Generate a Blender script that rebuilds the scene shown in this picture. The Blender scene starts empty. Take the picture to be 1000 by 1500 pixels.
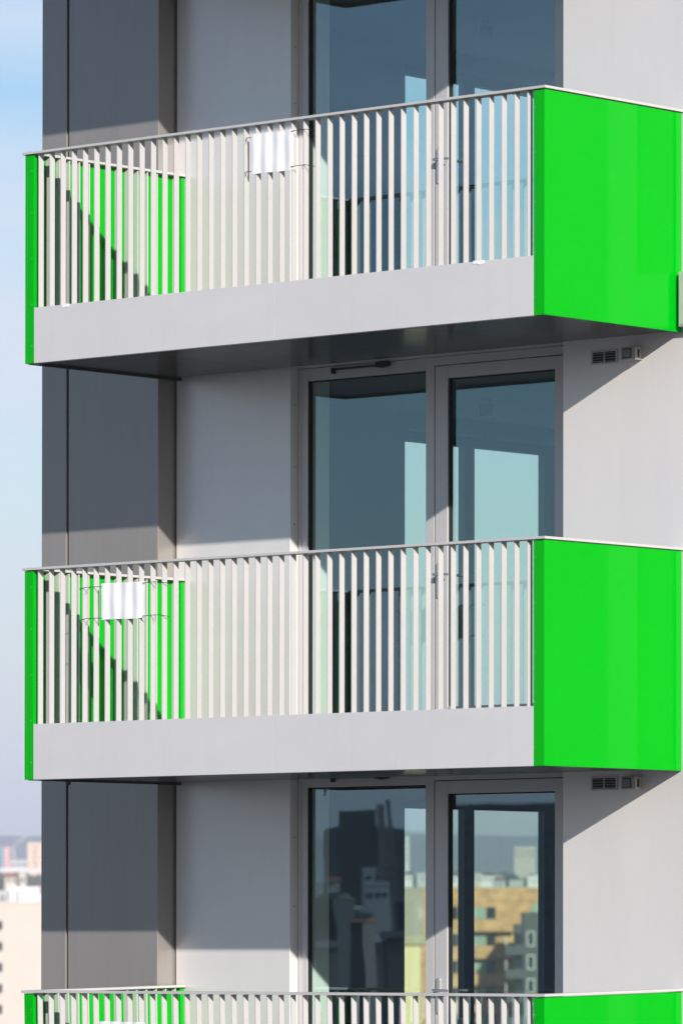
import bpy, bmesh, math, random
from mathutils import Vector, Matrix, noise as mnoise

# ------------------------------------------------------------------ scene
sc = bpy.context.scene
COL = sc.collection
R = math.radians

# ------------------------------------------------------------------ materials
def _mat(name):
    m = bpy.data.materials.new(name)
    m.use_nodes = True
    return m, m.node_tree.nodes, m.node_tree.links

def paint(name, col, rough=.45, metallic=0.0, vary=.04, scale=3.0, bump=0.0, bscale=20.0,
          spec=.5, stretch=(1, 1, 1), rvary=.08, coat=0.0, streak=0.0):
    """painted / coated surface: base colour with slight wear mottling, uneven gloss, optional bump"""
    m, n, l = _mat(name)
    b = n['Principled BSDF']
    tc = n.new('ShaderNodeTexCoord')
    mp = n.new('ShaderNodeMapping'); mp.inputs['Scale'].default_value = stretch
    l.new(tc.outputs['Object'], mp.inputs['Vector'])
    nz = n.new('ShaderNodeTexNoise')
    nz.inputs['Scale'].default_value = scale; nz.inputs['Detail'].default_value = 5
    nz.inputs['Roughness'].default_value = .6
    l.new(mp.outputs['Vector'], nz.inputs['Vector'])
    mr = n.new('ShaderNodeMapRange')
    mr.inputs['From Min'].default_value = .25; mr.inputs['From Max'].default_value = .75
    mr.inputs['To Min'].default_value = 1 - vary; mr.inputs['To Max'].default_value = 1 + vary
    l.new(nz.outputs['Fac'], mr.inputs['Value'])
    mx = n.new('ShaderNodeMix'); mx.data_type = 'RGBA'; mx.blend_type = 'MULTIPLY'
    mx.inputs['Factor'].default_value = 1
    mx.inputs['A'].default_value = (*col, 1)
    l.new(mr.outputs['Result'], mx.inputs['B'])
    res = mx.outputs['Result']
    if streak:
        m2 = n.new('ShaderNodeMapping'); m2.inputs['Scale'].default_value = (7, 7, .45)
        l.new(tc.outputs['Object'], m2.inputs['Vector'])
        n2 = n.new('ShaderNodeTexNoise'); n2.inputs['Scale'].default_value = 2.2; n2.inputs['Detail'].default_value = 4
        l.new(m2.outputs['Vector'], n2.inputs['Vector'])
        r2 = n.new('ShaderNodeMapRange'); r2.inputs['From Min'].default_value = .52; r2.inputs['From Max'].default_value = .72
        r2.inputs['To Min'].default_value = 1; r2.inputs['To Max'].default_value = 1 - streak
        l.new(n2.outputs['Fac'], r2.inputs['Value'])
        x2 = n.new('ShaderNodeMix'); x2.data_type = 'RGBA'; x2.blend_type = 'MULTIPLY'; x2.inputs['Factor'].default_value = 1
        l.new(res, x2.inputs['A']); l.new(r2.outputs['Result'], x2.inputs['B']); res = x2.outputs['Result']
    l.new(res, b.inputs['Base Color'])
    rr = n.new('ShaderNodeMapRange')
    rr.inputs['To Min'].default_value = max(.02, rough - rvary); rr.inputs['To Max'].default_value = rough + rvary
    l.new(nz.outputs['Fac'], rr.inputs['Value'])
    l.new(rr.outputs['Result'], b.inputs['Roughness'])
    b.inputs['Metallic'].default_value = metallic
    b.inputs['Specular IOR Level'].default_value = spec
    b.inputs['Coat Weight'].default_value = coat
    b.inputs['Coat Roughness'].default_value = .06
    if bump:
        nb = n.new('ShaderNodeTexNoise'); nb.inputs['Scale'].default_value = bscale
        nb.inputs['Detail'].default_value = 3
        l.new(mp.outputs['Vector'], nb.inputs['Vector'])
        bp = n.new('ShaderNodeBump'); bp.inputs['Strength'].default_value = bump
        bp.inputs['Distance'].default_value = .02
        l.new(nb.outputs['Fac'], bp.inputs['Height'])
        l.new(bp.outputs['Normal'], b.inputs['Normal'])
    return m

def glass(name, tint, ior, ripple=.02):
    """thin coated glazing: tinted transmission plus mirror reflection by Fresnel"""
    m, n, l = _mat(name)
    n.remove(n['Principled BSDF'])
    out = n['Material Output']
    tr = n.new('ShaderNodeBsdfTransparent'); tr.inputs['Color'].default_value = (*tint, 1)
    gl = n.new('ShaderNodeBsdfGlossy'); gl.inputs['Roughness'].default_value = .003
    gl.inputs['Color'].default_value = (.60, .87, 1, 1)
    fr = n.new('ShaderNodeFresnel'); ge = n.new('ShaderNodeNewGeometry'); im = n.new('ShaderNodeMix')      # a thin sheet mirrors alike from both sides
    im.inputs['A'].default_value = ior; im.inputs['B'].default_value = 1 / ior
    l.new(ge.outputs['Backfacing'], im.inputs['Factor']); l.new(im.outputs['Result'], fr.inputs['IOR'])
    tc = n.new('ShaderNodeTexCoord')
    nz = n.new('ShaderNodeTexNoise'); nz.inputs['Scale'].default_value = 1.6; nz.inputs['Detail'].default_value = 1
    l.new(tc.outputs['Object'], nz.inputs['Vector'])
    bp = n.new('ShaderNodeBump'); bp.inputs['Strength'].default_value = ripple; bp.inputs['Distance'].default_value = .02
    l.new(nz.outputs['Fac'], bp.inputs['Height'])
    l.new(bp.outputs['Normal'], gl.inputs['Normal'])
    ms = n.new('ShaderNodeMixShader')
    l.new(fr.outputs['Fac'], ms.inputs['Fac'])
    l.new(tr.outputs['BSDF'], ms.inputs[1]); l.new(gl.outputs['BSDF'], ms.inputs[2])
    l.new(ms.outputs['Shader'], out.inputs['Surface'])
    return m

def brick(name, c1, c2, mortar):
    m, n, l = _mat(name)
    b = n['Principled BSDF']; b.inputs['Roughness'].default_value = .9
    tc = n.new('ShaderNodeTexCoord')
    mp = n.new('ShaderNodeMapping'); mp.inputs['Rotation'].default_value = (R(90), 0, 0)
    l.new(tc.outputs['Object'], mp.inputs['Vector'])
    bt = n.new('ShaderNodeTexBrick')
    bt.inputs['Scale'].default_value = 1.0
    bt.inputs['Brick Width'].default_value = .8; bt.inputs['Row Height'].default_value = .3
    bt.inputs['Mortar Size'].default_value = .02
    bt.inputs['Color1'].default_value = (*c1, 1); bt.inputs['Color2'].default_value = (*c2, 1)
    bt.inputs['Mortar'].default_value = (*mortar, 1)
    l.new(mp.outputs['Vector'], bt.inputs['Vector'])
    nz = n.new('ShaderNodeTexNoise'); nz.inputs['Scale'].default_value = .8; nz.inputs['Detail'].default_value = 6
    l.new(tc.outputs['Object'], nz.inputs['Vector'])
    mr = n.new('ShaderNodeMapRange'); mr.inputs['From Min'].default_value = .3; mr.inputs['From Max'].default_value = .7
    mr.inputs['To Min'].default_value = .72; mr.inputs['To Max'].default_value = 1.2
    l.new(nz.outputs['Fac'], mr.inputs['Value'])
    mx = n.new('ShaderNodeMix'); mx.data_type = 'RGBA'; mx.blend_type = 'MULTIPLY'; mx.inputs['Factor'].default_value = 1
    l.new(bt.outputs['Color'], mx.inputs['A']); l.new(mr.outputs['Result'], mx.inputs['B'])
    l.new(mx.outputs['Result'], b.inputs['Base Color'])
    return m

M = {}
M['white_wall'] = paint('silver_white_cladding', (.69, .665, .645), .36, .3, .04, 1.6, .05, 1.3, stretch=(1.6, 1.6, .22), streak=.018)
M['dark_clad'] = paint('anthracite_cladding', (.285, .265, .25), .34, .4, .05, 1.4, .05, 1.2, stretch=(1, 1, .3), streak=.05)
M['joint'] = paint('joint_black', (.008, .008, .009), .8)
M['frame'] = paint('grey_window_frame', (.49, .475, .47), .38, .25, .03, 4)
M['frame_dark'] = paint('dark_window_frame', (.05, .055, .06), .4, .2, .03, 4)
M['gasket'] = paint('black_gasket', (.006, .006, .006), .6)
M['rail'] = paint('light_grey_powder_coat', (.432, .422, .415), .5, .0, .03, 5, .02, 40)
M['fascia'] = paint('grey_fascia_sheet', (.55, .54, .54), .42, .1, .05, 1.5, .04, 1.6, stretch=(.5, 1, 1), streak=.03)
M['green'] = paint('green_gloss_panel', (.0, .335, .006), .10, 0, .03, 1.2, .02, .9, rvary=.02, spec=.12, stretch=(1, 1, .5))
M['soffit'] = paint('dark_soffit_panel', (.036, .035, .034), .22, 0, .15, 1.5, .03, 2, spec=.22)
M['deck'] = paint('deck_paving', (.56, .55, .54), .8, 0, .1, 6)
M['glass'] = glass('balcony_glazing', (.79, .90, .85), 2.7, .012)
M['glass_side'] = glass('side_glazing', (.80, .90, .84), 1.6, .006)
M['reveal'] = paint('white_reveal_board', (.84, .84, .82), .6, 0, .02, 3)
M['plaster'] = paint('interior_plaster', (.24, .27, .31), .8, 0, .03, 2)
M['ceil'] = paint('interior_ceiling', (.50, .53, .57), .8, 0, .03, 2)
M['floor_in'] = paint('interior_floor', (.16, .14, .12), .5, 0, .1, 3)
M['steel'] = paint('brushed_steel', (.62, .62, .63), .28, .9, .03, 20)
M['black'] = paint('black_plastic', (.012, .012, .013), .4, 0, .1, 10)
M['board'] = paint('white_board', (.75, .75, .75), .5, 0, .02, 8)
M['vent_plate'] = paint('vent_plate', (.46, .45, .45), .45, .2, .06, 10)
M['vent'] = paint('vent_grey', (.24, .235, .23), .5, .2, .06, 10)
M['box_grey'] = paint('weathered_grey_plastic', (.34, .345, .30), .5, 0, .08, 25)
M['box_plate'] = paint('speckled_plate', (.2, .2, .19), .5, 0, .35, 120)
M['bracket'] = paint('galvanised_box', (.46, .46, .44), .45, .3, .08, 12)
M['cream'] = paint('cream_render', (.47, .42, .365), .85, 0, .05, .35)
M['white_r'] = paint('white_render', (.62, .60, .57), .85, 0, .06, .4)
M['grey_r'] = paint('grey_render', (.42, .42, .42), .85, 0, .08, .4)
M['tan_r'] = paint('tan_render', (.66, .50, .36), .85, 0, .06, .4)
M['pink_r'] = paint('pink_render', (.52, .27, .27), .85, 0, .06, .4)
M['teal_r'] = paint('teal_glass_cladding', (.16, .34, .42), .3, 0, .08, .4)
M['yellow_r'] = paint('yellow_render', (.70, .58, .31), .85, 0, .06, .5)
M['olive_r'] = paint('olive_render', (.34, .31, .23), .9, 0, .08, .5)  # dull olive base colour with slight mottling
M['slate'] = paint('slate_roof', (.14, .13, .13), .8, 0, .2, .8)
M['tile'] = paint('clay_roof', (.30, .13, .09), .85, 0, .2, .8)
M['dgrey_r'] = paint('charcoal_render', (.075, .082, .078), .75, 0, .1, .6)
M['win_dark'] = paint('distant_window_glass', (.02, .028, .03), .12, 0, .2, 1)
M['win_green'] = paint('distant_green_glass', (.26, .36, .28), .2, 0, .2, 1)
M['brick'] = brick('buff_brick', (.60, .35, .145), (.48, .26, .10), (.54, .40, .24))
M['tower_dark'] = paint('dark_tower_cladding', (.05, .055, .06), .4, 0, .15, .3)
M['tree'] = paint('distant_foliage', (.06, .075, .05), .95, 0, .4, .25)
M['hill'] = paint('wooded_hill', (.075, .085, .07), .95, 0, .35, .004)
M['concrete'] = paint('viaduct_concrete', (.55, .54, .52), .85, 0, .08, .2)

def ground_mat():
    m, n, l = _mat('city_ground')
    b = n['Principled BSDF']; b.inputs['Roughness'].default_value = .95
    tc = n.new('ShaderNodeTexCoord')
    vo = n.new('ShaderNodeTexVoronoi'); vo.inputs['Scale'].default_value = .03
    l.new(tc.outputs['Object'], vo.inputs['Vector'])
    cr = n.new('ShaderNodeValToRGB')
    cr.color_ramp.elements[0].color = (.04, .045, .04, 1); cr.color_ramp.elements[1].color = (.15, .14, .13, 1)
    sp = n.new('ShaderNodeSeparateColor'); l.new(vo.outputs['Color'], sp.inputs['Color'])
    l.new(sp.outputs['Red'], cr.inputs['Fac']); l.new(cr.outputs['Color'], b.inputs['Base Color'])
    return m
M['ground'] = ground_mat()

# ------------------------------------------------------------------ mesh helpers
class MB:
    def __init__(s): s.bm = bmesh.new(); s.bevel_edges = []
    def box(s, x0, x1, y0, y1, z0, z1, bev=0.0):
        if x1 < x0: x0, x1 = x1, x0
        if y1 < y0: y0, y1 = y1, y0
        if z1 < z0: z0, z1 = z1, z0
        tmp = bmesh.new()
        bmesh.ops.create_cube(tmp, size=1)
        for v in tmp.verts:
            v.co = Vector(((x0 + x1) / 2 + v.co.x * (x1 - x0), (y0 + y1) / 2 + v.co.y * (y1 - y0), (z0 + z1) / 2 + v.co.z * (z1 - z0)))
        if bev: bmesh.ops.bevel(tmp, geom=tmp.edges[:], offset=bev, segments=2, affect='EDGES', profile=.5)
        s._join(tmp); return s
    def prism(s, pts, y0, y1):
        """outline in x/z pulled from y0 to y1"""
        tmp = bmesh.new()
        a = [tmp.verts.new((x, y0, z)) for x, z in pts]; b = [tmp.verts.new((x, y1, z)) for x, z in pts]
        tmp.faces.new(a); tmp.faces.new(b[::-1])
        for i in range(len(pts)):
            j = (i + 1) % len(pts); tmp.faces.new((a[i], b[i], b[j], a[j]))
        bmesh.ops.recalc_face_normals(tmp, faces=tmp.faces[:])
        s._join(tmp); return s
    def tube(s, pts, r, seg=8):
        tmp = bmesh.new(); rings = []
        pts = [Vector(p) for p in pts]
        for i, p in enumerate(pts):
            d = (pts[min(i + 1, len(pts) - 1)] - pts[max(i - 1, 0)]).normalized()
            up = Vector((0, 0, 1)) if abs(d.z) < .9 else Vector((1, 0, 0))
            a = d.cross(up).normalized(); b = a.cross(d)
            rr = r[i] if isinstance(r, (list, tuple)) else r
            rings.append([tmp.verts.new(p + (a * math.cos(t) + b * math.sin(t)) * rr) for t in [2 * math.pi * k / seg for k in range(seg)]])
        for q0, q1 in zip(rings, rings[1:]):
            for k in range(seg): tmp.faces.new((q0[k], q0[(k + 1) % seg], q1[(k + 1) % seg], q1[k]))
        tmp.faces.new(rings[0]); tmp.faces.new(rings[-1][::-1])
        bmesh.ops.recalc_face_normals(tmp, faces=tmp.faces[:])
        s._join(tmp); return s
    def quad(s, pts):
        s.bm.faces.new([s.bm.verts.new(p) for p in pts]); return s
    def _join(s, tmp):
        me = bpy.data.meshes.new('t'); tmp.to_mesh(me); tmp.free(); s.bm.from_mesh(me); bpy.data.meshes.remove(me)
    def build(s, name, mat, parent=None, loc=(0, 0, 0), rot=0, smooth=False):
        me = bpy.data.meshes.new(name); s.bm.to_mesh(me); s.bm.free()
        me.materials.append(M[mat] if isinstance(mat, str) else mat)
        if smooth:
            for p in me.polygons: p.use_smooth = True
        o = bpy.data.objects.new(name, me); COL.objects.link(o)
        o.location = loc; o.rotation_euler = (0, 0, rot)
        if parent: o.parent = parent
        return o

def B(*a, **k): return MB().box(*a, **k)

def thing(name, label, cat, loc=(0, 0, 0), rot=0, group=None):
    o = bpy.data.objects.new(name, None); COL.objects.link(o)
    o.empty_display_size = .2
    o.location = loc; o.rotation_euler = (0, 0, rot)
    o['label'] = label; o['category'] = cat
    if group: o['group'] = group
    return o

def kind(o, k): o['kind'] = k; return o

def copy_tree(o, parent=None):
    c = o.copy(); COL.objects.link(c)
    if parent: c.parent = parent
    for ch in list(o.children): copy_tree(ch, c)
    return c

# ------------------------------------------------------------------ the apartment tower
HF = 2.96                    # storey height of the facade
ZT, ZB = 4.7, -47.0          # top and foot of the modelled tower
tower = thing('apartment_tower', 'pale grey clad apartment tower with tall glazed balcony doors, filling most of the photo', 'building', (0, 0, 0))

# left corner: anthracite cladding, two sheets with an open joint, wrapping the corner
B(-1.28, -1.016, 1.385, 1.43, ZB, ZT, bev=.004).build('cladding_panel', 'dark_clad', tower)
B(-.990, -.045, 1.385, 1.60, ZB, ZT, bev=.004).build('cladding_panel', 'dark_clad', tower)
# white sheet between the corner and the glazing, white sheet right of the door, then further cladding to the right
B(-.028, 1.137, 1.56, 1.66, ZB, ZT, bev=.004).build('wall_panel', 'white_wall', tower)
B(3.887, 5.02, 1.42, 1.86, ZB, ZT, bev=.004).build('wall_panel', 'white_wall', tower)
B(5.045, 5.34, 1.42, 1.86, ZB, ZT, bev=.004).build('cladding_panel', 'dark_clad', tower)
B(5.36, 5.64, 1.42, 1.86, ZB, ZT, bev=.004).build('wall_panel', 'white_wall', tower)
B(5.66, 9.0, 1.42, 1.86, ZB, ZT, bev=.004).build('cladding_panel', 'dark_clad', tower)
# structural wall behind the sheets (front wall around the glazing, party wall, rear wall)
m = MB()
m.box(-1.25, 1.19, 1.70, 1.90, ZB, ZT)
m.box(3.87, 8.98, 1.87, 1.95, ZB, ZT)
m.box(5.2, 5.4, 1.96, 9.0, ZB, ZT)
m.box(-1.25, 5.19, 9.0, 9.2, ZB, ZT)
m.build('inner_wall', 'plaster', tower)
B(-1.20, -.06, 1.44, 1.605, ZB, ZT).build('joint_backing', 'joint', tower)
B(1.1905, 1.206, 1.702, 1.899, ZB, ZT).build('window_reveal', 'reveal', tower)
B(-1.20, .02, 1.665, 1.695, ZB, ZT).build('joint_backing', 'joint', tower)

YF, YG = 1.64, 1.685         # face of the frames, plane of the glass
for k in range(-1, 4):
    z = -HF * k
    if k < 3 or True:
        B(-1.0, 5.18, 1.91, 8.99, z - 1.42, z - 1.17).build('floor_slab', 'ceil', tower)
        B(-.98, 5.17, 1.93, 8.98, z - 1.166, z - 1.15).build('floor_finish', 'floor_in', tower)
        # spandrel behind the balcony deck and the head flashing over the glazing
        B(1.21, 3.868, 1.70, 1.905, z - 1.47, z - 1.17).build('spandrel', 'frame_dark', tower)
        m = MB(); m.box(1.15, 3.88, 1.47, 1.64, z + 1.493, z + 1.503, bev=.002); m.box(1.15, 3.88, 1.53, 1.64, z + 1.474, z + 1.488, bev=.002)
        m.build('head_flashing', 'frame', tower)
    # left facade wall with its tall window opening
    w = MB()
    w.box(-1.28, -1.0, 1.91, 5.10, z - 1.42, z + 1.54)
    w.box(-1.28, -1.0, 7.10, 9.0, z - 1.42, z + 1.54)
    w.box(-1.28, -1.0, 5.10, 7.10, z + 1.42, z + 1.54)
    w.box(-1.28, -1.0, 5.10, 7.10, z - 1.42, z - 1.15)
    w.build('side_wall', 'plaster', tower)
    B(-1.31, -1.285, 1.44, 5.10, z - 1.42, z + 1.54).build('cladding_panel', 'dark_clad', tower)
    B(-1.31, -1.285, 7.10, 9.2, z - 1.42, z + 1.54).build('cladding_panel', 'dark_clad', tower)
    f = MB()
    f.box(-1.24, -1.17, 5.102, 5.20, z - 1.148, z + 1.418); f.box(-1.24, -1.17, 6.985, 7.098, z - 1.148, z + 1.418)
    f.box(-1.24, -1.17, 6.0, 6.12, z - 1.148, z + 1.418)
    f.box(-1.24, -1.17, 5.2, 6.0, z + 1.34, z + 1.418); f.box(-1.24, -1.17, 6.12, 6.985, z + 1.34, z + 1.418)
    f.box(-1.24, -1.17, 5.2, 6.0, z - 1.148, z - 1.07); f.box(-1.24, -1.17, 6.12, 6.985, z - 1.148, z - 1.07)
    f.box(-1.168, -1.155, 6.04, 6.08, z - 1.148, z + 1.418)
    win = f.build('side_window', 'frame_dark', tower)
    MB().quad([(-1.20, 5.2, z - 1.07), (-1.20, 6.0, z - 1.07), (-1.20, 6.0, z + 1.34), (-1.20, 5.2, z + 1.34)]).build('glass_pane', 'glass_side', win)
    MB().quad([(-1.20, 6.12, z - 1.07), (-1.20, 6.985, z - 1.07), (-1.20, 6.985, z + 1.34), (-1.20, 6.12, z + 1.34)]).build('glass_pane', 'glass_side', win)
    # fixed window light
    f = MB()
    f.box(1.140, 1.232, YF, 1.70, z - 1.15, z + 1.47, bev=.003)
    f.box(1.160, 1.175, YF - .006, YF, z - 1.15, z + 1.47)
    f.box(1.232, 2.397, YF + .001, 1.70, z + 1.382, z + 1.470, bev=.003)
    f.box(1.232, 2.397, YF + .001, 1.70, z - 1.15, z - 1.06, bev=.003)
    f.box(2.397, 2.478, YF, 1.70, z - 1.15, z + 1.47, bev=.003)
    win = f.build('window', 'frame', tower)
    g = MB(); g.box(1.233, 1.238, YF + .012, YG + .004, z - 1.06, z + 1.382)
    g.box(1.2385, 2.396, YG - .012, YG + .004, z + 1.372, z + 1.381)
    g.build('gasket', 'gasket', win)
    MB().quad([(1.238, YG, z - 1.06), (2.397, YG, z - 1.06), (2.397, YG, z + 1.372), (1.238, YG, z + 1.372)]).build('glass_pane', 'glass', win)
    v = MB(); v.box(1.50, 2.06, 1.622, 1.638, z + 1.440, z + 1.456, bev=.003); v.box(1.50, 1.515, 1.60, 1.638, z + 1.415, z + 1.455, bev=.003)
    v.prism([(1.93, z + 1.435), (2.0, z + 1.425), (2.06, z + 1.432), (2.08, z + 1.455), (2.05, z + 1.475), (1.95, z + 1.47)], 1.595, 1.621)
    v.build('window_restrictor', 'black', win)
    # balcony door: outer frame, leaf, glass, handle
    f = MB()
    f.box(2.479, 3.868, YF + .002, 1.70, z + 1.412, z + 1.470, bev=.002)
    f.box(3.765, 3.868, YF + .002, 1.70, z - 1.15, z + 1.408, bev=.002)
    f.box(2.484, 2.487, YF + .012, 1.70, z - 1.15, z + 1.408)
    f.box(2.489, 2.608, YF - .002, 1.70, z - 1.14, z + 1.404, bev=.003)
    f.box(3.622, 3.76, YF - .002, 1.70, z - 1.14, z + 1.404, bev=.003)
    f.box(2.608, 3.622, YF - .001, 1.70, z + 1.315, z + 1.404, bev=.003)
    f.box(2.608, 3.622, YF - .001, 1.70, z - 1.14, z - 1.025, bev=.003)
    door = f.build('balcony_door', 'frame', tower)
    g = MB(); g.box(2.609, 2.614, YF + .012, YG + .004, z - 1.025, z + 1.315); g.box(2.6145, 3.62, YG - .012, YG + .004, z + 1.305, z + 1.314)
    g.build('gasket', 'gasket', door)
    MB().quad([(2.614, YG, z - 1.025), (3.622, YG, z - 1.025), (3.622, YG, z + 1.305), (2.614, YG, z + 1.305)]).build('glass_pane', 'glass', door)
    h = MB()
    pl = [(2.513 + .015 + .015 * math.cos(t), z - .01 + .015 * math.sin(t)) for t in [math.pi * i / 8 for i in range(9)]]
    pl += [(2.528 - .015 * math.cos(t), z - .235 - .015 * math.sin(t)) for t in [math.pi * i / 8 for i in range(9)]]
    h.prism(pl, YF - .013, YF - .0025)
    h.tube([(2.528, YF - .013, z - .085), (2.528, YF - .05, z - .085)], .010, 10)
    h.tube([(2.520, YF - .055, z - .085), (2.56, YF - .058, z - .085), (2.62, YF - .056, z - .086), (2.655, YF - .050, z - .088)], [.010, .011, .010, .008], 10)
    h.tube([(2.528, YF - .016, z - .19), (2.528, YF - .012, z - .19)], .009, 12)
    h.tube([(2.60, YF + .115, z - .085), (2.70, YF + .115, z - .085)], .010, 8)
    h.build('door_handle', 'steel', door)

# ------------------------------------------------------------------ balconies
W = 4.965
def make_balcony(label):
    t = thing('balcony', label, 'balcony', group='green sided balconies stacked up the tower')
    # right and left green side panels, each folded round the front
    p = MB()
    p.box(W - .03, W, .0, 1.416, -1.504, -.004, bev=.003)
    p.box(W - .097, W - .031, .0, .035, -1.504, -.004, bev=.002)
    p.build('side_panel', 'green', t)
    p = MB()
    p.box(.0, .028, .0, 1.555, -1.504, -.004, bev=.003)
    p.box(.029, .092, .0, .035, -1.504, -.004, bev=.002)
    p.box(.029, .062, 1.515, 1.553, -1.45, -.004, bev=.002)
    lp = p.build('side_panel', 'green', t)
    bat = None
    for i in range(15):
        y = .075 + i * .0985
        if bat is None:
            b = B(.030, .070, 0, .010, -1.15, -.006, bev=.0012).build('batten', 'rail', lp, loc=(0, y, 0)); bat = b
        else:
            b = bat.copy(); COL.objects.link(b); b.parent = lp; b.location = (0, y, 0)
    # screw heads down both green corner strips
    s = MB()
    for z in (-.12, -.42, -.75, -1.08, -1.38):
        for x in (.072, W - .085):
            s.tube([(x, -.0022, z), (x, .0005, z)], .004, 8)
    s.build('screw', 'vent', t)
    # handrail: flat bar along the front and returning along both sides
    r = MB()
    r.box(-.016, W + .016, -.014, .072, .0, .018, bev=.002)
    r.box(-.016, .085, .0725, 1.555, .0, .018, bev=.002)
    r.box(W - .07, W + .016, .0725, 1.416, .0, .018, bev=.002)
    r.build('handrail', 'rail', t)
    bal = None
    for i in range(42):
        x = .128 + i * .11400
        if bal is None:
            bal = B(0, .010, .007, .053, -1.22, -.002, bev=.0012).build('baluster', 'rail', t, loc=(x, 0, 0))
        else:
            b = bal.copy(); COL.objects.link(b); b.parent = t; b.location = (x, 0, 0)
    f = MB()
    f.box(.0935, 2.489, .0005, .006, -1.504, -1.105, bev=.0012); f.box(2.492, W - .0985, .0, .0055, -1.504, -1.105, bev=.0012)
    f.box(.095, W - .1, .0065, .03, -1.506, -1.494)
    f.build('fascia', 'fascia', t)
    B(.032, W - .033, .06, 1.55, -1.38, -1.16).build('deck', 'deck', t)
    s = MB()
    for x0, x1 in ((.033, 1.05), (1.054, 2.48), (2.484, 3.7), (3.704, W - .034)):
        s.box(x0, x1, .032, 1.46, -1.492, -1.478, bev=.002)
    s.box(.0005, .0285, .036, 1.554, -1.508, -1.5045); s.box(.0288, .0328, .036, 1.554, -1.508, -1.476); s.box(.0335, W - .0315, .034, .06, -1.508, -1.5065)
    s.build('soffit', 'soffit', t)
    B(.033, W - .034, 1.462, 1.54, -1.44, -1.39).build('fixing_channel', 'joint', t)
    return t

bal0 = make_balcony('topmost fully visible green sided balcony, with a white board on the middle of its railing')
BZ = [0, -2.992, -6.026]
b1 = copy_tree(bal0); b1.location = (0, 0, BZ[1])
b1['label'] = 'middle green sided balcony, with a white board tied near the left end of its railing'
b2 = copy_tree(bal0); b2.location = (0, 0, BZ[2]); b2.rotation_euler.x = .02      # this one falls a little to the front
b2['label'] = 'lowest green sided balcony, only its rail and upper bars showing at the bottom edge'
b3 = copy_tree(bal0); b3.location = (0, 0, 3.0)
b3['label'] = 'green sided balcony above the top edge of the photo, known by the shade it throws'

# blank white sheets tied across the front of the bars, rippling a little from bar to bar
def board(label, x0, x1, z0, z1, bz, ties):
    xc = (x0 + x1) / 2
    t = thing('notice_board', label, 'board', (xc, .006, bz + z0), group='white boards tied to the railings')
    w = (x1 - x0) / 2; h = z1 - z0
    m = MB(); bm = m.bm; n = 72; rows = []
    for side in (0, 1):
        g = []
        for i in range(n + 1):
            x = -w + 2 * w * i / n
            ph = 2 * math.pi * (x + xc - .133) / .114
            y = -.003 * (1 + math.cos(ph + .5)) - .002 - (0 if side == 0 else .0016)
            col = []
            for k in range(5):
                col.append(bm.verts.new((x, y + .0012 * math.sin(k * 1.3 + i * .11), h * k / 4 + .002 * math.sin(i * .09))))
            g.append(col)
        rows.append(g)
    for i in range(n):
        for k in range(4):
            a = rows[0]; b = rows[1]
            bm.faces.new((a[i][k], a[i][k + 1], a[i + 1][k + 1], a[i + 1][k])); bm.faces.new((b[i][k], b[i + 1][k], b[i + 1][k + 1], b[i][k + 1]))
        for k in (0, 4): bm.faces.new((rows[0][i][k], rows[0][i + 1][k], rows[1][i + 1][k], rows[1][i][k]))
    for i in (0, n):
        for k in range(4): bm.faces.new((rows[0][i][k], rows[0][i][k + 1], rows[1][i][k + 1], rows[1][i][k]))
    bmesh.ops.recalc_face_normals(bm, faces=bm.faces[:])
    m.build('board_panel', 'board', t)
    for sx, zz, ln in ties:
        x = sx * w
        pts = [(x - sx * .012, -.013, zz), (x + sx * ln * .3, -.008, zz + .003), (x + sx * ln * .7, -.004, zz + .003), (x + sx * ln, .004, zz - .006), (x + sx * (ln + .012), .03, zz - .010)]
        c = MB(); c.tube(pts, .0024, 6)
        c.tube([(x + sx * ln * .5, -.006, zz + .004), (x + sx * ln * .62, -.012, zz - .026)], .0016, 5)
        c.build('cable_tie', 'black', t)
    return t
board('white board on the topmost visible railing, in front of the pale wall panel', 2.255, 2.662, -.338, -.062, 0,
      [(-1, .255, .06), (-1, .02, .07), (1, .265, .17), (1, .02, .16)])
board('white board on the middle railing, in front of the green slatted end', .785, 1.218, -.383, -.126, BZ[1],
      [(-1, .235, .23), (-1, .012, .23), (1, .245, .20), (1, .012, .20)])
board('white board on the lowest railing, only its top edge above the bottom of the photo', .77, 1.225, -.47, -.20, BZ[2],
      [(-1, .23, .15), (1, .23, .15)])

j = MB()
for z_ in (1.28, .86, .45, -.35, -1.75, -2.2, -2.62, -4.9, -5.4):
    j.tube([(1.1365, 1.603, z_), (1.1395, 1.603, z_)], .006, 8)
j.build('screw', 'vent', tower)
c = MB()
for x0, w_, h_ in ((.385, .07, .022), (4.33, .10, .02)):
    rr = random.Random(int(x0 * 100)); pts = [(x0 + w_ * q / 7, -1.103 - h_ - rr.uniform(-.006, .008)) for q in range(8)] + [(x0 + w_ * q / 7, -1.103 + rr.uniform(0, .006)) for q in range(7, -1, -1)]
    c.prism(pts, -.0032, -.0008)
c.build('film_scrap', 'board', bal0)
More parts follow.
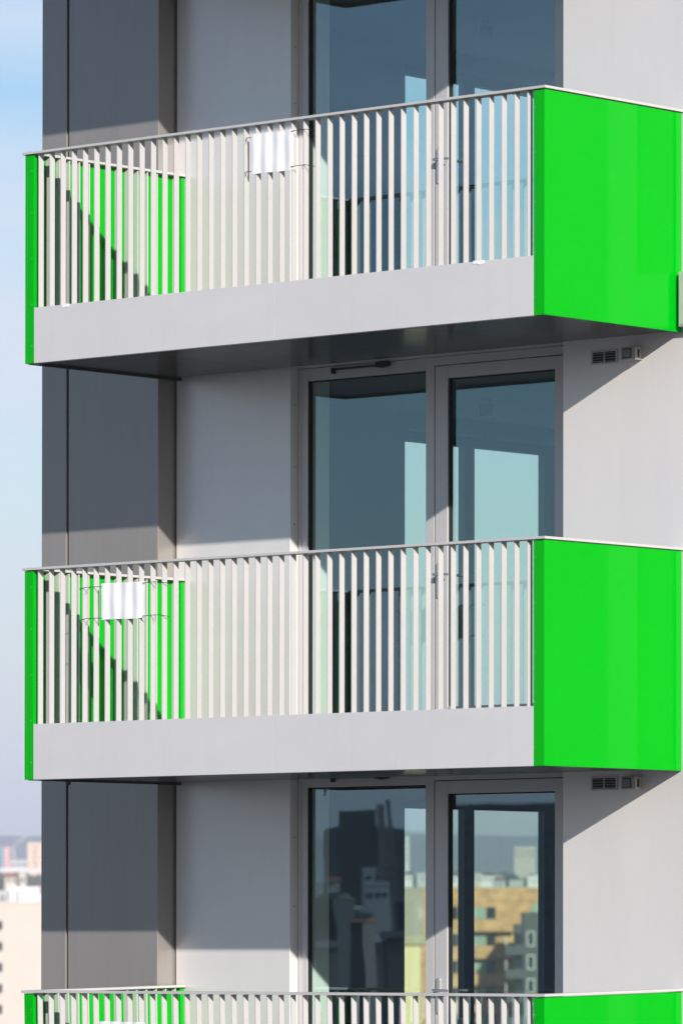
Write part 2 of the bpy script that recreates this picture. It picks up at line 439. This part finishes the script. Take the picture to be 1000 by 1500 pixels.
# small fittings
def wall_vent(label, z):
    t = thing('wall_vent', label, 'vent', (4.27, 1.419, z), group='air vents in the white wall')
    p = MB()
    p.box(-.12, .12, -.008, .0, .036, .049, bev=.001); p.box(-.12, .12, -.008, .0, -.049, -.036, bev=.001)
    p.box(-.12, -.105, -.008, .0, -.036, .036, bev=.001); p.box(.105, .12, -.008, .0, -.036, .036, bev=.001)
    p.box(-.004, .004, -.0085, .0, -.036, .036)
    p.build('face_plate', 'vent_plate', t)
    B(-.105, .105, -.002, -.0005, -.036, .036).build('opening', 'gasket', t)
    l = MB()
    for i in range(4):
        l.box(-.104, .104, -.006, -.0025, -.030 + i * .018, -.026 + i * .018)
    l.build('louvre', 'vent', t)
    return t
wall_vent('slotted grey air vent under the topmost balcony, right of the door', -1.625)
wall_vent('slotted grey air vent under the middle balcony, right of the door', -4.568)

def switch_box(label, z):
    t = thing('switch_box', label, 'switch box', (4.535, 1.419, z), group='weatherproof boxes beside the vents')
    B(-.055, .075, -.075, .0, -.046, .046, bev=.006).build('housing', 'box_grey', t)
    p = MB(); p.box(-.040, .040, -.0765, -.0755, -.034, .034, bev=.0003); p.build('seal', 'gasket', t)
    B(-.033, .033, -.082, -.077, -.027, .027, bev=.002).build('cover_plate', 'box_plate', t)
    B(.0755, .080, -.052, -.036, -.030, .025, bev=.001).build('cable_clip', 'black', t)
    return t
switch_box('weatherproof grey box with square front plate under the topmost balcony', -1.623)
switch_box('weatherproof grey box with square front plate under the middle balcony', -4.571)

t = thing('junction_box', 'pale grey metal box at the right edge against the topmost green side panel', 'box', (5.0, 1.335, -1.475))
B(.0, .30, .0, .078, .0, .375, bev=.004).build('housing', 'bracket', t)
B(.01, .29, -.006, -.0005, .012, .358, bev=.002).build('cover_plate', 'bracket', t)
B(-.02, -.001, .03, .07, .10, .27).build('mounting_bracket', 'gasket', t)

for k, lab in ((0, 'small dark spotlight on the ceiling behind the topmost door glass'),
               (1, 'small dark spotlight on the ceiling behind the middle door glass')):
    t = thing('ceiling_spotlight', lab, 'lamp', (.30, 4.62, 1.537 - HF * k), group='ceiling spotlights seen through the doors')
    c = MB(); c.tube([(0, 0, .0), (0, 0, -.03)], .035, 14); c.build('mounting_plate', 'black', t)
    c = MB(); c.tube([(0, 0, -.03), (0, 0, -.045)], .012, 8); c.tube([(0, 0, -.045), (0, 0, -.14)], [.05, .052], 16); c.build('lamp_body', 'black', t)

t = thing('drain_spout', 'tiny black drain spout under the left corner of the middle balcony', 'spout', (.10, .35, BZ[1] - 1.508))
c = MB(); c.tube([(0, 0, .02), (0, 0, -.02), (-.015, -.01, -.045)], .010, 8); c.build('spout', 'black', t)

# ------------------------------------------------------------------ the place around: ground, hills, city
gz = -46.0
g = MB(); n = 24; S = 9400
vs = [[g.bm.verts.new((-S + 2 * S * i / n, -S + 2 * S * j / n, gz)) for j in range(n + 1)] for i in range(n + 1)]
for i in range(n):
    for j in range(n): g.bm.faces.new((vs[i][j], vs[i + 1][j], vs[i + 1][j + 1], vs[i][j + 1]))
kind(g.build('ground', 'ground'), 'structure')

hb = MB(); prev = None; first = None
for a in range(0, 721):
    an = R(a * .5)
    nz = mnoise.noise(Vector((math.cos(an) * 5, math.sin(an) * 5, 1.3))) + .5 * mnoise.noise(Vector((math.cos(an) * 17, math.sin(an) * 17, 4.1))) \
        + .22 * mnoise.noise(Vector((math.cos(an) * 60, math.sin(an) * 60, 7.7)))
    top = 132 + 16 * nz
    row = []
    for rr, z in ((5600, gz - .3), (6100, -15 + 14 * nz), (6700, 45 + 20 * nz), (7400, top), (8200, top - 25), (9200, 40)):
        row.append(hb.bm.verts.new((math.cos(an) * rr, math.sin(an) * rr, z)))
    if prev:
        for q in range(5): hb.bm.faces.new((prev[q], prev[q + 1], row[q + 1], row[q]))
    prev = row
kind(hb.build('hills', 'hill', smooth=True), 'structure')

ROT = 0.76136                         # city blocks turned to face the tower
def windows(parent, xs, zs, w, h, mat='win_dark', y=-.06):
    o = None
    for z in zs:
        for x in xs:
            if o is None:
                o = B(-w / 2, w / 2, y, y + .08, -h / 2, h / 2).build('window', mat, parent, loc=(x, 0, z))
            else:
                c = o.copy(); COL.objects.link(c); c.parent = parent; c.location = (x, 0, z)

def block(name, label, cat, cx, cy, w, top, depth, mat, group=None, roof=None, base=gz, rot=ROT):
    t = thing(name, label, cat, (cx, cy, top), rot, group)
    B(-w / 2, w / 2, 0, depth, base - top, 0).build('wall', mat, t)
    if roof == 'flat':
        p = MB()
        p.box(-w / 2 - .08, w / 2 + .08, -.08, .25, .002, .45); p.box(-w / 2 - .08, w / 2 + .08, depth - .25, depth + .08, .002, .45)
        p.box(-w / 2 - .08, -w / 2 + .25, .251, depth - .251, .002, .45); p.box(w / 2 - .25, w / 2 + .08, .251, depth - .251, .002, .45)
        p.build('parapet', mat, t)
    elif roof:
        p = MB(); q = MB()
        tmp = bmesh.new()
        hgt = roof[1]
        A = [tmp.verts.new(v) for v in ((-w / 2 - .15, -.3, 0), (w / 2 + .15, -.3, 0), (w / 2 + .15, depth + .3, 0), (-w / 2 - .15, depth + .3, 0), (-w / 2 - .15, depth / 2, hgt), (w / 2 + .15, depth / 2, hgt))]
        for fc in ((0, 1, 5, 4), (2, 3, 4, 5), (0, 4, 3), (1, 2, 5), (0, 3, 2, 1)): tmp.faces.new([A[i] for i in fc])
        bmesh.ops.recalc_face_normals(tmp, faces=tmp.faces[:])
        p._join(tmp); p.build('roof', roof[0], t, loc=(0, 0, .01))
    return t

# white block at the left edge
t = block('white_block', 'blank sunlit white building with a column of dark windows, at the bottom left', 'building', -540.4, 520.5, 27.6, .1, 14, 'cream', roof='flat')
windows(t, [-9.95, -12.6], [-2.9 - 2.95 * i for i in range(8)], .62, 1.25)
# rooftop volumes and houses behind it
t = block('rooftop_house', 'bright white flat block just over the roof of the blank white building', 'building', -697.8, 660.4, 5.3, 4.4, 6, 'white_r', roof='flat')
windows(t, [-1.2], [-1.3], .25, 2.0)
t = block('rooftop_house', 'grey white block with tall dark slots at the far left edge', 'building', -701.0, 657.5, 2.9, 3.7, 6, 'grey_r', roof='flat')
windows(t, [.1, .75], [-1.4], .28, 2.2)
t = block('rooftop_house', 'pale house touching the dark tower edge above the white roofs', 'building', -731.1, 697.8, 5.1, 5.3, 6, 'white_r', roof=('slate', .9))
windows(t, [-2.0, -1.0, -.2], [-.7], .4, .6)
t = block('town_house', 'cream house with two small dark windows left of the tower', 'house', -918.3, 864.8, 2.7, 10.2, 6, 'cream', roof=('tile', .9))
windows(t, [-.5, .8], [-.8], .5, .7)
t = block('town_house', 'narrow pale house with one dark window left of the tower', 'house', -916.3, 866.7, 1.4, 10.4, 6, 'cream', roof='flat')
windows(t, [0], [-.85], .6, .8)
t = block('warehouse', 'long low pale building beneath the tan tower block', 'building', -1863.4, 1759.9, 7.8, 33.6, 10, 'grey_r', roof='flat')
windows(t, [-2.5, 0, 2.5], [-1.8], 1.4, .8)
t = block('tower_block', 'tan tower block standing left of the dark cladding, before the hills', 'building', -2147.3, 2041.9, 10.5, 49.0, 12, 'tan_r', roof='flat')
windows(t, [-1.0], [-7], .7, 13, 'slate')  # shade of an upright recess, painted as a flat dark strip
windows(t, [-3.4, -2.3, .8, 2.4], [-1.5 - 2.9 * i for i in range(5)], .6, 1.1, 'slate')
t = block('tower_block', 'slim pinkish red tower block at the far left', 'building', -2159.1, 2030.6, 3.3, 46.8, 8, 'pink_r', roof='flat')
windows(t, [-.6, .6], [-2 - 2.9 * i for i in range(4)], .5, 1.0, 'white_r')
t = block('tower_block', 'teal glass block cut by the left edge of the photo', 'building', -2235.4, 2096.0, 4.5, 48.3, 8, 'teal_r', roof='flat')
windows(t, [-1.2, 0, 1.2], [-2 - 2.9 * i for i in range(4)], .7, 1.6)

t = thing('viaduct', 'long pale concrete viaduct crossing below the hills at left', 'viaduct', (-1573.6, 1483.5, 24.6), ROT)
B(-60, 60, 0, 8, -1.3, 0).build('deck', 'concrete', t)
p = MB()
for i in range(9): p.box(-56 + i * 14, -54.4 + i * 14, 2, 6, gz - 24.6, -1.302)
p.build('pier', 'concrete', t)
t = thing('tower_crane', 'pale lattice tower crane standing against the far hills', 'crane', (-2083.6, 1964.4, gz), ROT)
p = MB()
for x in (-.45, .45):
    for y in (-.45, .45): p.tube([(x, y, 0), (x, y, 90)], .12, 4)
for i in range(30):
    p.tube([(-.45, -.45, 3 * i), (.45, -.45, 3 * i + 3)], .07, 4)
p.build('mast', 'white_r', t)
p = MB(); p.tube([(-4, 0, 88), (6.5, 0, 97)], .2, 4); p.tube([(0, 0, 90), (0, 0, 95), (6.5, 0, 97)], .07, 4); p.build('jib', 'white_r', t)

# city seen through the room and its side window
t = block('pale_block', 'pale cream block on the skyline, seen through the lowest door glass', 'building', -1628.1, 1846.0, 9.8, 38.3, 10, 'cream', roof='flat')
windows(t, [-3.6, -1.2, 1.2, 3.6], [-1.6, -3.6], 1.2, 1.0, 'slate')
t = block('pale_tower', 'slim white tower on the skyline, seen through the lowest fixed window', 'tower', -1666.1, 1809.8, 1.9, 42.6, 3, 'white_r', roof='flat')
windows(t, [0], [-2 - 2.6 * i for i in range(4)], .7, 1.0, 'slate')

t = thing('brick_block', 'buff brick apartment block with recessed balconies, seen through the lowest door glass', 'building', (-383.2, 435.4, .8), ROT)
m = MB(); m.box(-9.15, 9.15, 0, 12, gz - .8, -.4); m.box(-9.25, 9.25, -.1, .3, -.398, 0); m.build('wall', 'brick', t)
B(-9.0, 9.0, .5, 11.9, -.398, -.2).build('roof', 'grey_r', t)
for i in range(8):
    z = -2.85 - 2.98 * i
    wb = B(-3.35, -2.2, -.05, .03, z - .65, z + .65).build('window', 'win_green', t); B(-3.45, -3.36, -.10, .03, z - .7, z + .7).build('frame', 'white_r', wb)
    B(-2.1, -1.1, -.05, .03, z - .65, z + .65).build('window', 'win_dark', t)
    B(-6.0, -5.2, -.05, .03, z - .7, z + .7).build('window', 'win_dark', t)
    B(2.9, 4.4, -.05, .03, z + .1, z + 1.0).build('window', 'win_green', t)
    m = MB(); m.box(-3.75, .9, -1.3, -1.12, z - 2.05, z - .72); m.box(-3.75, .9, -1.119, -.001, z - 2.05, z - 1.9)
    m.box(-3.75, -3.6, -1.119, -.001, z - 1.9, z - .72)
    m.build('balcony', 'brick', t)
t = thing('brick_wing', 'olive rendered wing at the left end of the brick block', 'building', (-377.8, 412.9, .4), ROT)
B(-2.2, 2.15, 0, 9, gz - .4, 0).build('wall', 'olive_r', t); B(-2.25, 2.2, -.06, 9.06, .002, .2).build('parapet', 'olive_r', t)
windows(t, [1.85], [-2.6 - 2.98 * i for i in range(6)], .5, 1.2, 'cream')
t = block('yellow_house', 'yellow rendered house in sun below the olive wing', 'house', -275.8, 302.9, 2.9, -5.6, 6, 'yellow_r', roof=('yellow_r', .7))
windows(t, [-.75], [-1.9, -4.4], .5, .75)
B(1.16, 1.46, -.08, .3, gz + 5.6, -.02).build('corner_pier', 'brick', t)

t = thing('grey_block', 'charcoal apartment block with white framed windows, before the brick block', 'building', (-369.98, 428.64, -2.3), ROT)
B(-3.45, 4.0, 0, 6, gz + 2.5, 0).build('wall', 'dgrey_r', t)
B(-3.5, 4.05, -.06, 6.06, .002, .25).build('parapet', 'dgrey_r', t)
B(-4.3, -3.451, .3, 6, gz + 2.5, -1.0).build('wall', 'dgrey_r', t)
for i in range(7):
    z = -2.6 - 2.57 * i
    f = MB(); f.box(-3.05, -2.93, -.1, .05, z - .8, z + .8); f.box(-2.35, -2.23, -.1, .05, z - .8, z + .8); f.box(-2.929, -2.351, -.1, .05, z + .68, z + .8); f.box(-2.929, -2.351, -.1, .05, z - .8, z - .68)
    w = f.build('window', 'white_r', t); B(-2.925, -2.355, -.04, .03, z - .675, z + .675).build('glass_pane', 'win_dark', w)
    w = B(-4.25, -3.55, .22, .298, z - .6, z + .6).build('window', 'win_dark', t)
    m = MB(); m.box(-5.4, -3.452, -.8, -.68, z - 1.75, z - .75); m.box(-5.4, -3.452, -.679, .29, z - 1.75, z - 1.55)
    b = m.build('balcony', 'dgrey_r', t); B(-5.4, -5.28, -.85, -.70, z - .748, z + .25).build('post', 'white_r', b)

rnd = random.Random(4)
looks = ['white roofed low house', 'grey flat roofed workshop', 'cream gabled cottage', 'pale terrace with slate roof', 'long white shed', 'small cream block', 'white terrace end',
         'grey gabled barn', 'wide pale warehouse', 'low white annex', 'cream corner house']
spots = ['left of the mullion', 'just right of the mullion', 'beside the door stile', 'over the left end of the brick roof', 'over the brick roof near its left end', 'over the middle of the brick roof',
         'behind the middle of the brick roof', 'below the pale cream block', 'right of the pale cream block', 'far back beside the pale cream block', 'over the right end of the brick roof']
rows = [(-750.5, 817.5, 2.2, 9.5), (-747.8, 820.1, 3.6, 9.4), (-678.7, 747.8, 1.5, 7.6), (-676.7, 749.7, 2.6, 8.0), (-741.3, 826.3, 2.8, 8.0), (-740.0, 827.5, 1.7, 9.3),
        (-738.6, 828.8, 2.8, 9.3), (-736.9, 830.4, 2.8, 8.3), (-667.9, 758.1, 2.6, 6.7), (-797.8, 910.5, 3.1, 10.1), (-663.2, 762.5, 2.1, 8.0)]
for i, (x, y, w, z) in enumerate(rows):
    mt = ['white_r', 'grey_r', 'cream', 'white_r', 'white_r', 'cream', 'white_r', 'grey_r', 'grey_r', 'white_r', 'cream'][i]
    rf = [('slate', .5), 'flat', ('tile', .7), ('slate', .6), 'flat', 'flat', ('slate', .5), ('tile', .6), 'flat', 'flat', ('slate', .5)][i]
    t = block('skyline_house', looks[i] + ' on the skyline ' + spots[i], 'house', x, y, w, z - .5, 5, mt, 'houses on the skyline seen through the lowest windows', rf)
    windows(t, [-.5, .5], [-.8], .35, .5)

# wooded belts and the far town between the houses and the hills
tb = MB()
for (D0, n_, s0, s1, zt) in ((1480, 260, -150, 260, 9.5), (1900, 260, -180, 320, 16), (2450, 300, -220, 420, 24), (3300, 320, -300, 560, 30)):
    for i in range(n_):
        s = s0 + (s1 - s0) * rnd.random(); d = D0 + rnd.uniform(-60, 60)
        cx = 29.4 - .69 * d + .724 * s; cy = -27.8 + .724 * d + .69 * s
        h = zt + rnd.uniform(-7, 2.5); r = rnd.uniform(2.5, 6)
        tmp = bmesh.new(); bmesh.ops.create_icosphere(tmp, subdivisions=1, radius=1)
        for v in tmp.verts:
            k = 1 + rnd.uniform(-.22, .22)
            v.co = Vector((cx + v.co.x * r * k, cy + v.co.y * r * k, h - r + v.co.z * r * k))
        tb._join(tmp)
        tb.box(cx - r * .8, cx + r * .8, cy - r * .8, cy + r * .8, gz, h - r)
kind(tb.build('wooded_belt', 'tree'), 'stuff')
ft = MB()
for i in range(420):
    d = rnd.uniform(1500, 4800); s = rnd.uniform(-.14, .18) * d
    cx = 29.4 - .69 * d + .724 * s; cy = -27.8 + .724 * d + .69 * s
    top = 4 + d * rnd.uniform(.0035, .0085); w = rnd.uniform(1.5, 7)
    ft.box(cx - w, cx + w, cy - 3, cy + 3, gz, top)
kind(ft.build('far_town', 'grey_r'), 'stuff')

# the town opposite, which the glass mirrors
RM = R(136.4)
def mirrored(name, label, x, y, w, top, depth, mat, roof='flat', win=None, cat='building'):
    t = block(name, label, cat, x, y, w, top - (.45 if roof == 'flat' else 0), depth, mat, 'buildings mirrored in the glass', roof, rot=RM)
    if win: windows(t, *win)
    return t
def facade_windows(t, w, rows_, step, mat, seed, keep=.6, y=-.05):
    q = random.Random(seed); k = 0
    for r_ in range(rows_):
        for c_ in range(int(w / step)):
            if q.random() < keep and k < 95:
                x = -w / 2 + (c_ + .5) * step; z = -1.4 - 1.5 * r_
                o = bpy.data.objects.new('window', WIN[mat]); COL.objects.link(o); o.parent = t; o.location = (x, y, z); k += 1
WIN = {}
for mt, ww, hh in (('win_dark', .55, .8), ('grey_r', .3, .55), ('win_green', .5, .7)):
    o = B(-ww / 2, ww / 2, 0, .07, -hh / 2, hh / 2).build('window', mt); WIN[mt] = o.data; bpy.data.objects.remove(o)
t = mirrored('office_block', 'broad dark block added to darken the mirrored skyline in the lowest fixed window', -487.9, -525.6, 17.0, 10.2, 10, 'tower_dark')  # added block: keeps bright haze out of the window's reflection
facade_windows(t, 17.0, 8, 1.3, 'win_dark', 3)
t = mirrored('office_block', 'broad dark block added to darken the reflection in the lowest door glass', -382.4, -432.8, 18.9, 10.2, 10, 'tower_dark')  # also added, so the door glass mirrors something darker than haze
facade_windows(t, 18.9, 8, 1.3, 'win_dark', 5)
t = mirrored('office_tower', 'dark square office tower mirrored in the lowest fixed window', -449.8, -479.0, 4.5, 11.0, 5, 'win_dark')
facade_windows(t, 4.5, 6, .9, 'win_dark', 8, .5)
mirrored('office_tower', 'slim grey tower mirrored right of the dark square tower', -434.1, -466.4, .9, 11.2, 1.2, 'slate')
mirrored('office_tower', 'slimmest pale tower mirrored in the lowest fixed window', -426.5, -459.8, .6, 11.6, 1, 'slate')
mirrored('office_block', 'pale upright block mirrored below the dark square tower', -380.5, -407.0, 1.2, 2.8, 2, 'grey_r', win=([0], [-.7, -2.0], .4, .5, 'win_dark'))
mirrored('office_block', 'grey upright block mirrored below the slim towers', -385.6, -415.9, 1.3, 3.9, 2, 'slate', win=([-.3, .3], [-.8, -2, -3.2], .3, .5, 'win_dark'))
mirrored('office_block', 'long pale low block mirrored in the middle of the lowest fixed window', -352.5, -378.4, 2.6, .7, 4, 'grey_r', win=([-.8, 0, .8], [-.9], .4, .5, 'win_dark'))
mirrored('office_block', 'small grey block mirrored at the left of the lowest fixed window', -343.0, -359.8, 1.2, .6, 3, 'grey_r')
mirrored('office_block', 'small clay roofed block mirrored at the left of the lowest fixed window', -345.2, -364.6, 1.1, .6, 3, 'cream', roof=('tile', .5))
mirrored('warehouse', 'long shed with pale roof edge mirrored in the lowest fixed window', -409.4, -434.7, 6.4, -1.4, 6, 'dgrey_r', roof=('white_r', .35))
mirrored('warehouse', 'nearer shed with pale roof edge mirrored in the lowest fixed window', -356.5, -374.6, 4.3, -3.3, 5, 'dgrey_r', roof=('white_r', .3))
t = mirrored('dark_block', 'near dark block with a few pale windows mirrored low in the lowest fixed window', -262.0, -279.5, 11, -6.0, 8, 'tower_dark')
windows(t, [-1.9, -.8], [-1.0], .42, .36, 'grey_r')

rm = random.Random(12)
for i in range(16):
    d = rm.uniform(330, 520); px_ = rm.uniform(.0012, .0160)          # scattered roofs on the near side of the mirrored town
    cx = 29.42 - .69 * d + .724 * d * px_; cy = 31.2 - .724 * d - .69 * d * px_
    t = block('town_house', 'small dark roofed house mirrored low in the lowest fixed window', 'house', cx, cy, rm.uniform(.7, 1.9), -5.69 + d * rm.uniform(-.001, .0085), rm.uniform(2, 4),
              rm.choice(['dgrey_r', 'slate', 'tower_dark', 'slate', 'dgrey_r']), 'dark roofed houses mirrored in the glass', (rm.choice(['slate', 'tile', 'dgrey_r', 'grey_r']), rm.uniform(.25, .5)), rot=RM + rm.uniform(-.5, .5))
    windows(t, [-.2, .2], [-.55], .14, .25, rm.choice(['win_dark', 'grey_r', 'win_dark']))

# ------------------------------------------------------------------ air
hz = B(-9500, 9500, -9500, 9500, gz - 1, 260)
hm = bpy.data.materials.new('haze_air'); hm.use_nodes = True
hn, hl = hm.node_tree.nodes, hm.node_tree.links
hn.remove(hn['Principled BSDF'])
pv = hn.new('ShaderNodeVolumePrincipled')
pv.inputs['Color'].default_value = (.80, .85, .98, 1); pv.inputs['Density'].default_value = 1.6e-4
pv.inputs['Anisotropy'].default_value = .0
hl.new(pv.outputs['Volume'], hn['Material Output'].inputs['Volume'])
kind(hz.build('haze', hm), 'stuff')

# ------------------------------------------------------------------ light
sun_dir = Vector((1.74, -1.0, .785)).normalized()     # towards the sun
el = math.asin(sun_dir.z)
az = math.atan2(sun_dir.x, sun_dir.y)                # clockwise from +Y
ld = bpy.data.lights.new('sun', 'SUN'); ld.energy = 5.0; ld.angle = R(.53); ld.color = (1.0, .945, .885)
lo = bpy.data.objects.new('sun', ld); COL.objects.link(lo)
lo.rotation_euler = (-sun_dir).to_track_quat('-Z', 'Y').to_euler(); lo.location = (60, -40, 60)

w = bpy.data.worlds.new('World'); sc.world = w; w.use_nodes = True
wn, wl = w.node_tree.nodes, w.node_tree.links
bg = wn['Background']
sky = wn.new('ShaderNodeTexSky'); sky.sky_type = 'NISHITA'; sky.sun_disc = False
sky.sun_elevation = el; sky.sun_rotation = az
sky.altitude = 60; sky.air_density = 1.0; sky.dust_density = .6; sky.ozone_density = 1.5
tc = wn.new('ShaderNodeTexCoord')
mp = wn.new('ShaderNodeMapping'); mp.inputs['Scale'].default_value = (2.2, 2.2, 11.0); mp.inputs['Location'].default_value = (.3, .1, .25)
wl.new(tc.outputs['Generated'], mp.inputs['Vector'])
nz = wn.new('ShaderNodeTexNoise'); nz.inputs['Scale'].default_value = 1.6; nz.inputs['Detail'].default_value = 6; nz.inputs['Roughness'].default_value = .5
wl.new(mp.outputs['Vector'], nz.inputs['Vector'])
cr = wn.new('ShaderNodeValToRGB')
cr.color_ramp.elements[0].position = .42; cr.color_ramp.elements[0].color = (0, 0, 0, 1)
cr.color_ramp.elements[1].position = .6; cr.color_ramp.elements[1].color = (.85, .85, .85, 1)
wl.new(nz.outputs['Fac'], cr.inputs['Fac'])
mx = wn.new('ShaderNodeMix'); mx.data_type = 'RGBA'
sx = wn.new('ShaderNodeSeparateXYZ'); wl.new(tc.outputs['Generated'], sx.inputs['Vector'])
lo_ = wn.new('ShaderNodeMapRange'); lo_.inputs['From Min'].default_value = .10; lo_.inputs['From Max'].default_value = .42      # the cloud banks lie low
lo_.inputs['To Min'].default_value = 1; lo_.inputs['To Max'].default_value = .12
wl.new(sx.outputs['Z'], lo_.inputs['Value'])
cm = wn.new('ShaderNodeMath'); cm.operation = 'MULTIPLY'
wl.new(cr.outputs['Color'], cm.inputs[0]); wl.new(lo_.outputs['Result'], cm.inputs[1]); wl.new(cm.outputs['Value'], mx.inputs['Factor'])
hs = wn.new('ShaderNodeHueSaturation'); hs.inputs['Saturation'].default_value = 1.65
wl.new(sky.outputs['Color'], hs.inputs['Color'])
tn = wn.new('ShaderNodeMix'); tn.data_type = 'RGBA'; tn.blend_type = 'MULTIPLY'; tn.inputs['Factor'].default_value = 1
tn.inputs['B'].default_value = (1.06, 1.0, 1.05, 1)
wl.new(hs.outputs['Color'], tn.inputs['A']); wl.new(tn.outputs['Result'], mx.inputs['A']); mx.inputs['B'].default_value = (6.6, 7.0, 7.9, 1)
wl.new(mx.outputs['Result'], bg.inputs['Color'])
bg.inputs['Strength'].default_value = .08

# ------------------------------------------------------------------ camera
cd = bpy.data.cameras.new('camera'); cam = bpy.data.objects.new('camera', cd); COL.objects.link(cam)
yaw, pitch = -.6903, .0119
f = Vector((math.sin(yaw) * math.cos(pitch), math.cos(yaw) * math.cos(pitch), math.sin(pitch)))
r = Vector((math.cos(yaw), -math.sin(yaw), 0)); u = r.cross(f)
mat = Matrix((r, u, -f)).transposed().to_4x4()
mat.translation = Vector((29.4224, -27.8443, -5.6896))
cam.matrix_world = mat
cd.sensor_fit = 'VERTICAL'; cd.sensor_height = 36; cd.sensor_width = 24
cd.lens = 8197.5874 / 1500 * 36
cd.shift_x = -(1046.2914 - 500) / 1500; cd.shift_y = (1288.1447 - 750) / 1500
cd.clip_start = .5; cd.clip_end = 30000
cd.dof.use_dof = True; cd.dof.focus_distance = 39.6; cd.dof.aperture_fstop = 5.2
sc.camera = cam

sc.view_settings.view_transform = 'Standard'; sc.view_settings.look = 'None'
sc.view_settings.exposure = .62; sc.view_settings.gamma = 1
sc.cycles.max_bounces = 10; sc.cycles.transparent_max_bounces = 16; sc.cycles.volume_bounces = 0
